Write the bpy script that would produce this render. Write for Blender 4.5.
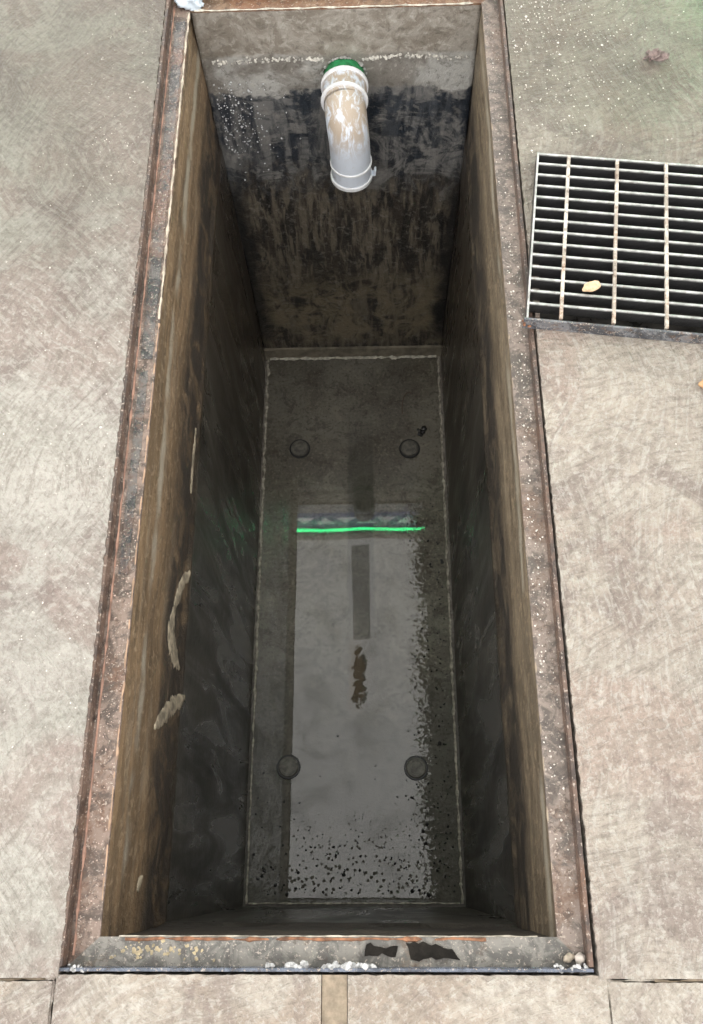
import bpy, bmesh, math, random
from mathutils import Vector, Matrix, noise, geometry

for o in list(bpy.data.objects):
    bpy.data.objects.remove(o)
scene = bpy.context.scene
C = scene.collection
random.seed(7)

# ------------------------------------------------------------------ camera
CAM = Vector((0, 0, 1.47))
FW = Vector((-0.02716841, 0.38274089, -0.92345616))
RT = Vector((0.999557138, -0.000818450354, -0.0297465522))
UP = Vector((0.01214102, 0.92385537, 0.38254915))
cd = bpy.data.cameras.new('camera'); cam = bpy.data.objects.new('camera', cd); C.objects.link(cam)
cam.matrix_world = Matrix(((RT.x, UP.x, -FW.x, CAM.x), (RT.y, UP.y, -FW.y, CAM.y),
                           (RT.z, UP.z, -FW.z, CAM.z), (0, 0, 0, 1)))
cd.sensor_fit = 'VERTICAL'; cd.sensor_height = 24.0; cd.lens = 886.38 * 24.0 / 1024.0
cd.clip_start = 0.02
scene.camera = cam

# ------------------------------------------------------------------ world, exposure
w = bpy.data.worlds.new('sky'); scene.world = w; w.use_nodes = True
bg = w.node_tree.nodes['Background']
bg.inputs['Color'].default_value = (1.0, 0.975, 0.945, 1); bg.inputs['Strength'].default_value = 3.3
vs = scene.view_settings
vs.view_transform = 'Standard'; vs.look = 'None'; vs.gamma = 1.0; vs.exposure = 0.0
vs.use_curve_mapping = False
PANEL_L = 2.5          # radiance of the backlit ceiling panels

# ------------------------------------------------------------------ node helpers
class M:
    def __init__(s, name):
        s.m = bpy.data.materials.new(name); s.m.use_nodes = True
        s.t = s.m.node_tree; s.t.nodes.clear()
        s.out = s.t.nodes.new('ShaderNodeOutputMaterial')
        g = s.t.nodes.new('ShaderNodeNewGeometry'); s.pos = g.outputs['Position']
        sp = s.t.nodes.new('ShaderNodeSeparateXYZ'); s.t.links.new(s.pos, sp.inputs[0])
        s.x, s.y, s.z = sp.outputs
    def put(s, sock, v):
        if isinstance(v, bpy.types.NodeSocket): s.t.links.new(v, sock)
        elif v is not None:
            if isinstance(v, (tuple, list)) and len(v) == 3 and sock.type == 'RGBA': v = (*v, 1)
            sock.default_value = v
    def math(s, op, a, b=None, clamp=False):
        n = s.t.nodes.new('ShaderNodeMath'); n.operation = op; n.use_clamp = clamp
        s.put(n.inputs[0], a)
        if b is not None: s.put(n.inputs[1], b)
        return n.outputs[0]
    def vec(s, sx=1, sy=1, sz=1, src=None, off=(0, 0, 0)):
        n = s.t.nodes.new('ShaderNodeMapping'); s.put(n.inputs[0], src or s.pos)
        n.inputs['Scale'].default_value = (sx, sy, sz); n.inputs['Location'].default_value = off
        return n.outputs[0]
    def noise(s, scale=5, detail=4, rough=.55, dist=0, vec=None):
        n = s.t.nodes.new('ShaderNodeTexNoise'); s.put(n.inputs['Vector'], vec or s.pos)
        n.inputs['Scale'].default_value = scale; n.inputs['Detail'].default_value = detail
        n.inputs['Roughness'].default_value = rough; n.inputs['Distortion'].default_value = dist
        return n.outputs['Fac']
    def voro(s, scale=50, vec=None, rnd=1.0):
        n = s.t.nodes.new('ShaderNodeTexVoronoi'); s.put(n.inputs['Vector'], vec or s.pos)
        n.inputs['Scale'].default_value = scale; n.inputs['Randomness'].default_value = rnd
        return n.outputs['Distance']
    def rng(s, v, a, b, c=0.0, d=1.0, smooth=True):
        n = s.t.nodes.new('ShaderNodeMapRange'); n.interpolation_type = 'SMOOTHSTEP' if smooth else 'LINEAR'
        s.put(n.inputs['Value'], v); s.put(n.inputs['From Min'], a); s.put(n.inputs['From Max'], b)
        s.put(n.inputs['To Min'], c); s.put(n.inputs['To Max'], d)
        return n.outputs[0]
    def mix(s, f, a, b, mode='MIX'):
        n = s.t.nodes.new('ShaderNodeMix'); n.data_type = 'RGBA'; n.blend_type = mode
        s.put(n.inputs[0], f); s.put(n.inputs[6], a); s.put(n.inputs[7], b)
        return n.outputs[2]
    def bump(s, h, dist=.002, strength=1.0, normal=None):
        n = s.t.nodes.new('ShaderNodeBump'); n.inputs['Strength'].default_value = strength
        n.inputs['Distance'].default_value = dist; s.put(n.inputs['Height'], h)
        if normal: s.put(n.inputs['Normal'], normal)
        return n.outputs[0]
    def swirl(s, big=1.1, amount=.4, off=(0, 0, 0), turn=0.0):
        """coordinates bent by a slow vector noise and turned: curved brush and trowel strokes"""
        n = s.t.nodes.new('ShaderNodeTexNoise'); s.put(n.inputs['Vector'], s.vec(off=off))
        n.inputs['Scale'].default_value = big; n.inputs['Detail'].default_value = 1.0
        v = s.t.nodes.new('ShaderNodeVectorMath'); v.operation = 'MULTIPLY_ADD'
        s.put(v.inputs[0], n.outputs['Color']); v.inputs[1].default_value = (amount, amount, 0); s.put(v.inputs[2], s.pos)
        r = s.t.nodes.new('ShaderNodeVectorRotate'); r.rotation_type = 'Z_AXIS'
        s.put(r.inputs['Vector'], v.outputs[0]); r.inputs['Angle'].default_value = turn
        return r.outputs[0]
    def done(s, col, rough=.7, normal=None, metal=0.0, spec=.5, **kw):
        p = s.t.nodes.new('ShaderNodeBsdfPrincipled')
        s.put(p.inputs['Base Color'], col); s.put(p.inputs['Roughness'], rough)
        s.put(p.inputs['Metallic'], metal); s.put(p.inputs['Specular IOR Level'], spec)
        if normal: s.put(p.inputs['Normal'], normal)
        for k, v in kw.items(): s.put(p.inputs[k], v)
        s.t.links.new(p.outputs[0], s.out.inputs[0])
        return s.m

def plain(name, col, rough=.6, metal=0.0, var=.25, scale=30, bump=.0006, spec=.5):
    m = M(name); n = m.noise(scale, 5, .6)
    c = m.mix(m.rng(n, .3, .7), tuple(k * (1 - var) for k in col), tuple(min(1, k * (1 + var)) for k in col))
    return m.done(c, rough, m.bump(n, bump), metal, spec)

# ------------------------------------------------------------------ mesh helpers
def mk(name, verts, faces, mat, parent=None, smooth=False, loc=None):
    me = bpy.data.meshes.new(name); me.from_pydata([tuple(v) for v in verts], [], faces); me.update()
    bm = bmesh.new(); bm.from_mesh(me); bmesh.ops.recalc_face_normals(bm, faces=bm.faces); bm.to_mesh(me); bm.free()
    me.materials.append(mat)
    if smooth:
        for p in me.polygons: p.use_smooth = True
    o = bpy.data.objects.new(name, me); C.objects.link(o)
    if parent: o.parent = parent
    if loc: o.location = loc
    return o
def frm(bm, name, mat, parent=None, smooth=False, loc=None):
    bmesh.ops.recalc_face_normals(bm, faces=bm.faces)
    me = bpy.data.meshes.new(name); bm.to_mesh(me); bm.free(); me.materials.append(mat)
    if smooth:
        for p in me.polygons: p.use_smooth = True
    o = bpy.data.objects.new(name, me); C.objects.link(o)
    if parent: o.parent = parent
    if loc: o.location = loc
    return o
def tag(o, label, cat, group=None, kind=None):
    o['label'] = label; o['category'] = cat
    if group: o['group'] = group
    if kind: o['kind'] = kind
    return o
def empty(name, loc=(0, 0, 0)):
    o = bpy.data.objects.new(name, None); C.objects.link(o); o.location = loc; o.empty_display_size = .1
    return o
def box(bm, x0, x1, y0, y1, z0, z1, bev=0.0, mat=None):
    r = bmesh.ops.create_cube(bm, size=1.0)
    for v in r['verts']:
        v.co = Vector((x0 + (v.co.x + .5) * (x1 - x0), y0 + (v.co.y + .5) * (y1 - y0), z0 + (v.co.z + .5) * (z1 - z0)))
        if mat: v.co = mat @ v.co
    if bev:
        es = list({e for v in r['verts'] for e in v.link_edges})
        bmesh.ops.bevel(bm, geom=es, offset=bev, segments=2, affect='EDGES', profile=.5)
def boxo(name, b, mat, parent=None, bev=0.0, xf=None, loc=None):
    bm = bmesh.new(); box(bm, *b, bev=bev, mat=xf); return frm(bm, name, mat, parent, loc=loc)
def prism(name, pts, z0, z1, mat, parent=None, bev=0.0):
    """a flat outline (counter-clockwise) with thickness and a worn top edge"""
    bm = bmesh.new()
    vs_ = [bm.verts.new((x, y, z1)) for x, y in pts]; f = bm.faces.new(vs_)
    r = bmesh.ops.extrude_face_region(bm, geom=[f])
    for e in r['geom']:
        if isinstance(e, bmesh.types.BMVert): e.co.z = z0
    bmesh.ops.triangulate(bm, faces=[q for q in bm.faces if len(q.verts) > 4])
    return frm(bm, name, mat, parent)
def ragged(a, b, amp, step=.006, seed=0):
    """points from a to b with small chips; end point left out"""
    a, b = Vector(a), Vector(b); n = max(2, int((b - a).length / step)); d = (b - a).normalized(); nn = Vector((-d.y, d.x))
    out = []
    for i in range(n):
        p = a + (b - a) * (i / n)
        k = noise.noise(Vector((p.x * 60, p.y * 60, seed))) + .6 * noise.noise(Vector((p.x * 190, p.y * 190, seed + 5)))
        out.append(tuple(p + nn * amp * k) if 0 < i else tuple(p))
    return out
def blob(bm, c, r, flat=.6, sub=1, seed=None, amp=.35):
    res = bmesh.ops.create_icosphere(bm, subdivisions=sub, radius=1.0)
    sd = random.random() * 99 if seed is None else seed
    rot = Matrix.Rotation(sd, 3, 'Z')
    sx, sy = (r * random.uniform(.75, 1.3), r * random.uniform(.75, 1.3))
    for v in res['verts']:
        k = 1 + amp * noise.noise(v.co * 1.3 + Vector((sd, sd * 2, 0)))
        q = rot @ Vector((v.co.x * k * sx, v.co.y * k * sy, v.co.z * k * r * flat))
        v.co = q + Vector(c)
def bead(name, a, b, r, mat, parent=None, seed=0, step=.007, side=5, flat=1.0):
    """an uneven run of mortar, weld or lime along an edge"""
    a, b = Vector(a), Vector(b); L = (b - a).length; n = max(3, int(L / step)); d = (b - a).normalized()
    u = d.orthogonal().normalized(); v = d.cross(u)
    V, F = [], []
    for i in range(n + 1):
        p = a + (b - a) * (i / n)
        rr = r * max(.15, .75 + 1.1 * noise.noise(Vector((i * step * 38, seed, 0))) + .5 * noise.noise(Vector((i * step * 130, seed, 3))))
        off = (u * noise.noise(Vector((i * step * 25, seed, 9))) + v * noise.noise(Vector((i * step * 25, seed, 19)))) * r * .7
        for k in range(side):
            t = 2 * math.pi * k / side
            V.append(p + off + (u * math.cos(t) + v * math.sin(t)) * rr)
    for i in range(n):
        for k in range(side):
            k2 = (k + 1) % side
            F.append((i * side + k, i * side + k2, (i + 1) * side + k2, (i + 1) * side + k))
    F.append(tuple(range(side))); F.append(tuple(n * side + k for k in range(side)))
    return mk(name, V, F, mat, parent)

# ------------------------------------------------------------------ layout (metres, paving top at z = 0)
ZS = -0.030                       # seat of the steel frame
XL, XR, YN, YF = -0.4327, 0.2681, -0.0815, 1.9347   # clear opening
OXL, OXR, OYN, OYF = -0.484, 0.313, -0.127, 1.985   # outside of the frame
ZB = -1.557                       # bottom of the pit

# ------------------------------------------------------------------ materials: setting
def paving(name, base, alt, warm, seed, wet=True, strokes=1.0):
    m = M(name); off = (seed, seed * 1.7, 0)
    sw = m.swirl(2.4, .26, off, -.5 + seed)
    st = m.noise(11, 5, .65, .2, m.vec(1.3, 8, 1, sw))
    sw2 = m.swirl(3.2, .22, (seed * 2.1, -seed, 0), .7 + seed)
    st2 = m.noise(15, 5, .65, .2, m.vec(.9, 6, 1, sw2))
    big = m.noise(2.3, 4, .6, .6, m.vec(off=off)); mid = m.noise(11, 6, .68, .6, m.vec(off=off)); fine = m.noise(170, 3, .7); med = m.noise(70, 4, .65, .4)
    patch_ = m.rng(m.noise(2.0, 3, .5, .6, m.vec(off=(seed + 7, 1, 0))), .34, .52)     # where the strokes stayed crisp
    c = m.mix(m.rng(big, .40, .60), base, alt)
    c = m.mix(m.math('MULTIPLY', m.rng(m.noise(3.1, 4, .6, 1.0, m.vec(off=(seed + 3, 0, 0))), .47, .60), .80), c, warm)
    c = m.mix(m.math('MULTIPLY', m.rng(mid, .40, .56, 1, 0), .32), c, (.20, .172, .145))
    c = m.mix(m.math('MULTIPLY', m.rng(m.noise(4.2, 6, .7, 1.4, m.vec(off=(seed + 11, 4, 0))), .49, .62), .60), c, (.185, .14, .125))
    c = m.mix(m.math('MULTIPLY', m.math('MULTIPLY', m.rng(st, .49, .62), patch_), .42 * strokes), c, (.50, .475, .43))
    c = m.mix(m.math('MULTIPLY', m.math('MULTIPLY', m.rng(st2, .40, .49, 1, 0), m.rng(patch_, 0, 1, .5, 1)), .36 * strokes), c, (.17, .142, .118))
    c = m.mix(m.math('MULTIPLY', m.rng(med, .54, .61), .40), c, (.50, .475, .43))
    c = m.mix(m.math('MULTIPLY', m.rng(med, .38, .46, 1, 0), .32), c, (.17, .142, .118))
    c = m.mix(m.math('MULTIPLY', m.rng(fine, .56, .66), .35), c, (.52, .50, .46))
    c = m.mix(m.math('MULTIPLY', m.rng(fine, .34, .44, 1, 0), .28), c, (.14, .12, .10))
    rough = .75
    if wet:   # damp, darker paving around the head of the pit
        wn = m.math('ADD', m.y, m.math('MULTIPLY', m.math('SUBTRACT', m.noise(2.6, 4, .6, .5), .5), 1.1))
        wf = m.rng(wn, .85, 1.75)
        c = m.mix(m.math('MULTIPLY', wf, .95), c, m.mix(1.0, c, (.47, .465, .405), 'MULTIPLY'))
        rough = m.rng(wf, 0, 1, .75, .36)
    h = m.math('ADD', m.math('ADD', m.math('MULTIPLY', st, 1.2 * strokes), m.math('MULTIPLY', st2, .9 * strokes)), m.math('ADD', m.math('MULTIPLY', med, .5), m.math('MULTIPLY', fine, .25)))
    return m.done(c, rough, m.bump(h, .012, 1.0))
pave_left = paving('trowelled concrete left', (0.403, 0.376, 0.339), (0.355, 0.339, 0.299), (0.292, 0.228, 0.201), 1.3)
pave_right = paving('trowelled concrete right', (0.403, 0.355, 0.299), (0.371, 0.329, 0.281), (0.329, 0.254, 0.212), 5.2)
pave_near = paving('rough concrete near', (0.403, 0.360, 0.307), (0.371, 0.331, 0.281), (0.318, 0.254, 0.201), 9.4, False, .8)
filler_mat = plain('joint mortar', (.23, .185, .135), .85, var=.3, scale=60, bump=.002)

# ------------------------------------------------------------------ floor: slabs with joints
GA = -math.radians(7.5)                       # turn of the grate
G0 = Vector((0.2945, 0.998))                  # its near left corner
gx = Vector((math.cos(GA), math.sin(GA))); gy = Vector((-gx.y, gx.x))
GW, GD = 0.86, 0.416
def gp(u, v): q = G0 + gx * u + gy * v; return (q.x, q.y)

floor = empty('floor'); tag(floor, 'trowelled concrete paving around the pit', 'floor', kind='structure')
jy = -0.138
gp_ = .003
Lp = ragged((OXL - .001, OYF), (OXL + .003, jy + gp_), .0030, seed=3)
prism('slab', Lp + [(OXL + .003, jy + gp_), (-3.6, jy - .06), (-3.6, 4.2), (OXL, 4.2)][:1] + [(-3.6, jy + gp_ - .02), (-3.6, OYF)], -.12, 0, pave_left, floor)
# right slab, cut around the grate's trench
h = [gp(.030, .006), gp(.006, GD - .004), gp(GW - .03, GD - .004), gp(GW - .03, .006)]
Rr = ragged((OXR + .006, jy + gp_), (OXR + .003, OYF), .0022, seed=8)
ym = (h[0][1])
low = [q for q in Rr if q[1] <= h[0][1]]; hi = [q for q in Rr if q[1] > h[0][1]]
prism('slab', low + [h[0], h[3], (3.6, h[3][1]), (3.6, jy + gp_)], -.12, 0, pave_right, floor)
prism('slab', [h[0]] + hi + [(OXR, OYF), (3.6, OYF), (3.6, h[3][1]), h[3], h[2], h[1]], -.12, 0, pave_right, floor)
prism('slab', [(-3.6, OYF + .004), (3.6, OYF + .004), (3.6, 4.2), (-3.6, 4.2)], -.12, 0, pave_right, floor)
# near slabs
nb = -2.4
def near_slab(x0, x1, seed, top):
    T = ragged((x1, top), (x0, top), .0016, seed=seed)
    prism('slab', T + [(x0, top), (x0 - .0, nb), (x1, nb)], -.12, random.uniform(-.0008, 0), pave_near, floor)
near_slab(-3.6, OXL - .005, 2, jy - .002)
near_slab(OXL + .0005, -.0885, 4, OYN - .004)
near_slab(-.0495, .3295, 6, OYN - .004)
near_slab(.3325, 3.6, 7, jy - .002)
prism('joint_filler', [(-.0875, OYN - .004), (-.0875, nb), (-.0505, nb), (-.0505, OYN - .004)], -.12, -.004, filler_mat, floor)
# bedding under the joints
boxo('bedding', (-3.6, 3.6, nb, OYN - .002, -.16, -.121), filler_mat, floor)
for a_, b_ in (((-.4875, -.137), (-.4875, nb)), ((.331, -.136), (.331, nb)), ((.316, -.137), (.40, -.137)), ((-.484, -.1365), (-.50, -.1365))):
    bead('joint_filler', (*a_, -.0045), (*b_, -.0045), .0036, pave_near, floor, seed=a_[0])
for a_, b_ in (((.40, -.1375), (3.5, -.1375)), ((-.50, -.1375), (-3.5, -.1375))):
    bead('joint_filler', (*a_, -.006), (*b_, -.006), .0030, filler_mat, floor, seed=a_[0], step=.012)

# ------------------------------------------------------------------ pit walls
def side_wall_mat(name, seed, left, dark=1.0):
    m = M(name)
    zz = m.math('ADD', m.z, m.math('MULTIPLY', m.math('SUBTRACT', m.noise(6, 5, .65, .4, m.vec(off=(seed, 0, 0))), .5), .10))
    run = m.noise(7, 5, .62, .8, m.vec(1, .38, 2.2, off=(0, seed, 0)))       # wipe marks along the wall
    run2 = m.noise(12, 5, .65, .6, m.vec(1, .22, 2.0, off=(0, seed * 2, 0)))
    sw = m.noise(6, 4, .55, .7, m.vec(1, 1.5, .28, off=(0, seed * 3, 0)))
    fine = m.noise(110, 4, .7); mid = m.noise(26, 6, .7, .6); lump = m.noise(60, 4, .65, .5)
    ochre = (.215, .145, .082) if left else (.205, .160, .108)
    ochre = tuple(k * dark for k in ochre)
    c = m.mix(m.rng(run, .40, .60), tuple(k * .60 for k in ochre), ochre)
    c = m.mix(m.math('MULTIPLY', m.rng(run2, .54, .66), .32), c, (.28, .235, .175))
    c = m.mix(m.math('MULTIPLY', m.rng(run2, .36, .46, 1, 0), .65), c, (.062, .045, .029))
    c = m.mix(m.math('MULTIPLY', m.rng(mid, .52, .62), .45), c, (.085, .060, .038))
    c = m.mix(m.math('MULTIPLY', m.rng(lump, .54, .62), .45), c, (.33, .25, .16))
    # pale lime line a hand below the rim
    lz = -.158 if left else -.10
    ld = m.math('ABSOLUTE', m.math('SUBTRACT', m.math('ADD', m.z, m.math('MULTIPLY', m.math('SUBTRACT', zz, m.z), .4)), lz))
    c = m.mix(m.math('MULTIPLY', m.rng(ld, .006, .024, .7, 0), m.rng(m.noise(3.5, 3, .6), .40, .54)), c, (.34, .31, .25))
    # black blotches above the old water line
    bz = m.math('MULTIPLY', m.rng(zz, -.54, -.44), m.rng(zz, -.34, -.24, 1, 0))
    c = m.mix(m.math('MULTIPLY', bz, m.rng(m.noise(13, 6, .7, .8, m.vec(1, .8, .8)), .38, .54, .35, .92)), c, (.028, .024, .021))
    # grime below the old water line
    lowf = m.rng(zz, -.49, -.45, 1, 0)
    lc = m.mix(m.rng(sw, .36, .64), (.020, .018, .016), (.062, .056, .047))
    lc = m.mix(m.math('MULTIPLY', m.rng(run, .52, .64), .5), lc, (.10, .092, .075))
    lc = m.mix(m.math('MULTIPLY', m.rng(mid, .55, .64), .6), lc, (.014, .014, .014))
    far_b = m.math('MULTIPLY', m.rng(m.y, .9, 1.6), .5)
    lc = m.mix(far_b, lc, (.075, .056, .041))
    if dark < 1: c = m.mix(.75, c, (.035, .031, .027))  # near wall only: its shade is painted in along with the grime
    c = m.mix(lowf, c, lc)
    rough = m.rng(lowf, 0, 1, .6, m.rng(m.noise(7, 4, .55, .6, m.vec(1, 1.5, .3)), .38, .62, .24, .42))
    hh = m.math('ADD', m.math('MULTIPLY', fine, .5), m.math('ADD', m.math('MULTIPLY', lump, .8), m.math('MULTIPLY', run2, .5)))
    hh = m.math('MULTIPLY', hh, m.rng(lowf, 0, 1, 1.0, .25))
    return m.done(c, rough, m.bump(hh, .007, .9))
def far_wall_mat():
    m = M('far wall grime')
    nz = m.noise(11, 6, .7, .5); nb_ = m.noise(4, 4, .6, .3)
    zz = m.math('ADD', m.z, m.math('ADD', m.math('MULTIPLY', m.math('SUBTRACT', nz, .5), .10), m.math('MULTIPLY', m.math('SUBTRACT', nb_, .5), .12)))
    drip = m.noise(10, 5, .62, .5, m.vec(2.6, 1, .5)); drip2 = m.noise(24, 5, .6, .3, m.vec(2.0, 1, .35))
    mid = m.noise(13, 6, .68, 1.0); fine = m.noise(110, 4, .7); med = m.noise(45, 5, .7, .4)
    top = m.mix(m.rng(mid, .40, .60), (.20, .175, .145), (.31, .285, .25))
    sec = m.mix(m.rng(m.noise(6, 4, .6, .6), .42, .58), (.20, .185, .165), (.40, .395, .375))
    c = m.mix(m.rng(m.math('ADD', m.z, m.math('MULTIPLY', m.math('SUBTRACT', nz, .5), .03)), -.172, -.160), sec, top)
    c = m.mix(m.math('MULTIPLY', m.rng(med, .54, .63), .4), c, (.48, .46, .42))
    c = m.mix(m.math('MULTIPLY', m.rng(med, .37, .46, 1, 0), .5), c, (.085, .075, .062))
    # water line and black staining
    st = m.mix(m.rng(drip, .42, .60), (.030, .035, .045), (.17, .168, .165))
    st = m.mix(m.math('MULTIPLY', m.rng(mid, .50, .62), .60), st, (.27, .26, .245))
    blk = m.math('MULTIPLY', m.rng(m.math('ADD', m.noise(4.5, 5, .65, 1.2, m.vec(1.0, 1, 1.3, off=(4, 0, 2))), m.math('MULTIPLY', m.x, .16)), .46, .55), .88)
    st = m.mix(blk, st, m.mix(m.rng(drip2, .45, .6), (.012, .018, .028), (.05, .058, .07)))
    lw = m.mix(m.rng(drip2, .40, .60), (.045, .037, .030), (.15, .127, .096))
    lw = m.mix(m.math('MULTIPLY', m.rng(drip, .50, .58), .85), lw, (.016, .015, .015))
    lw = m.mix(m.math('MULTIPLY', m.math('MULTIPLY', m.rng(m.z, -1.25, -.95, 1, 0), m.rng(m.z, -1.5, -1.42)), m.rng(mid, .40, .58)), lw, (.19, .155, .10))
    s2 = m.mix(m.rng(m.math('ADD', m.z, m.math('MULTIPLY', m.math('SUBTRACT', mid, .5), .5)), -.72, -.50), lw, st)
    s2 = m.mix(m.math('MULTIPLY', m.rng(med, .55, .63), .3), s2, (.30, .28, .25))
    # black towards both corners, above the bottom
    cx = m.math('ADD', m.math('ABSOLUTE', m.math('SUBTRACT', m.x, (XL + XR) / 2)), m.math('MULTIPLY', m.math('SUBTRACT', nz, .5), .12))
    s2 = m.mix(m.math('MULTIPLY', m.math('MULTIPLY', m.rng(cx, .28, .335), m.rng(m.z, -1.50, -1.40)), m.rng(m.z, -.72, -.55, .9, 0)), s2, (.012, .012, .013))
    c = m.mix(m.rng(zz, -.283, -.268), s2, c)
    hh = m.math('ADD', m.math('MULTIPLY', fine, .5), m.math('ADD', m.math('MULTIPLY', mid, .9), m.math('MULTIPLY', med, .5)))
    return m.done(c, m.rng(mid, .4, .6, .55, .32), m.bump(hh, .006, .8))
def wall(name, axis, at, depth, a0, a1, z0, z1, mat, step, seed, label):
    """solid wall whose pit face is an uneven grid; axis = 'x' face looks along x; depth sign gives the back"""
    def off(u, z):
        p = Vector((u * 3.3, z * 3.3, seed))
        k = .0045 * noise.noise(p) + .0022 * noise.noise(p * 5) + .0010 * noise.noise(p * 17)
        edge = -.455 + .02 * noise.noise(Vector((u * 4, seed, 2))) + .008 * noise.noise(Vector((u * 19, seed, 2)))
        t = min(1, max(0, (edge - z) / .012))
        return k * (1 - .7 * t) + (step * t)
    nu = int((a1 - a0) / .010); nz = int((z1 - z0) / .010)
    V, F = [], []
    sg = -1 if depth > 0 else 1
    for i in range(nu + 1):
        for j in range(nz + 1):
            u = a0 + (a1 - a0) * i / nu; z = z0 + (z1 - z0) * j / nz
            q = at + sg * off(u, z) - sg * .004
            V.append((q, u, z) if axis == 'x' else (u, q, z))
    id_ = lambda i, j: i * (nz + 1) + j
    for i in range(nu):
        for j in range(nz): F.append((id_(i, j), id_(i + 1, j), id_(i + 1, j + 1), id_(i, j + 1)))
    b = len(V)
    for u, z in ((a0, z0), (a1, z0), (a1, z1), (a0, z1)):
        V.append((at + depth, u, z) if axis == 'x' else (u, at + depth, z))
    F.append((b, b + 1, b + 2, b + 3))
    F.append(tuple([b, b + 1] + [id_(i, 0) for i in range(nu, -1, -1)]))
    F.append(tuple([b + 3, b + 2] + [id_(i, nz) for i in range(nu, -1, -1)]))
    F.append(tuple([b, b + 3] + [id_(0, j) for j in range(nz, -1, -1)]))
    F.append(tuple([b + 1, b + 2] + [id_(nu, j) for j in range(nz, -1, -1)]))
    o = mk(name, V, F, mat, smooth=True); tag(o, label, 'wall', kind='structure')
    return o
wt = ZS - .0045
wall_left = wall('wall_left', 'x', XL, -.10, YN - .10, YF + .10, ZB, wt, side_wall_mat('left wall grime', 1.0, True), .006, 1.0,
                 'ochre stained pit wall with pale smears and a black lower half')
wall_right = wall('wall_right', 'x', XR, .03, YN - .10, YF + .10, ZB, wt, side_wall_mat('right wall grime', 6.0, False), .005, 4.0,
                  'streaky brown pit wall on the side of the metal grate')
wall_far = wall('wall_far', 'y', YF, .10, XL, XR, ZB, wt, far_wall_mat(), .0, 7.0,
                'pit end wall with black water stains behind the white pipe')
wall_near = wall('wall_near', 'y', YN, -.10, XL, XR, ZB, wt, side_wall_mat('near wall grime and shade', 9.0, False, .5), .006, 9.0,
                 'wet pit end wall with painted shade, facing the white pipe')

# pale mortar smears on the left wall
smear_mat = plain('pale mortar', (.26, .22, .16), .8, var=.5, scale=45, bump=.003)
def wall_off(u, z, seed, step):
    p = Vector((u * 3.3, z * 3.3, seed))
    k = .0045 * noise.noise(p) + .0022 * noise.noise(p * 5) + .0010 * noise.noise(p * 17)
    edge = -.455 + .02 * noise.noise(Vector((u * 4, seed, 2))) + .008 * noise.noise(Vector((u * 19, seed, 2)))
    t = min(1, max(0, (edge - z) / .012))
    return k * (1 - .7 * t) + step * t
def patch(name, outline, mat, parent, x):
    """thin smear that follows the wall face"""
    n = len(outline) // 2; A = outline[:n]; B = outline[n:][::-1]; V, F = [], []; cols = 6
    for dx in (0, 1):
        for a, b in zip(A, B):
            for k in range(cols + 1):
                t = k / cols; y = a[0] + (b[0] - a[0]) * t; z = a[1] + (b[1] - a[1]) * t
                V.append((XL + wall_off(y, z, 1.0, .006) - .004 + (-.006 if dx else .0004 + .0022 * math.sin(math.pi * t)), y, z))
    w_ = cols + 1; h_ = n * w_
    for i in range(n - 1):
        for k in range(cols):
            q = (i * w_ + k, i * w_ + k + 1, (i + 1) * w_ + k + 1, (i + 1) * w_ + k); F.append(q); F.append(tuple(h_ + v for v in q))
    for i in range(n - 1):
        for k in (0, cols): F.append((i * w_ + k, (i + 1) * w_ + k, h_ + (i + 1) * w_ + k, h_ + i * w_ + k))
    for i in (0, n - 1):
        for k in range(cols): F.append((i * w_ + k, i * w_ + k + 1, h_ + i * w_ + k + 1, h_ + i * w_ + k))
    return mk(name, V, F, mat, parent, True)
def smear(path, wid, seed):
    L, Rr_ = [], []
    n = 30; pts = [Vector(p) for p in path]
    def at(t):
        k = t * (len(pts) - 1); i = min(int(k), len(pts) - 2); return pts[i].lerp(pts[i + 1], k - i)
    for i in range(n + 1):
        t = i / n; p = at(t); d = (at(min(1, t + .02)) - at(max(0, t - .02))).normalized(); nn = Vector((-d.y, d.x))
        ww = wid * math.sin(math.pi * min(.98, max(.04, t))) ** .5 * (.7 + .6 * noise.noise(Vector((i * .7, seed, 0))) + .2 * noise.noise(Vector((i * 1.3, seed, 4))))
        L.append(tuple(p + nn * ww)); Rr_.append(tuple(p - nn * ww))
    return L + Rr_[::-1]

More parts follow.
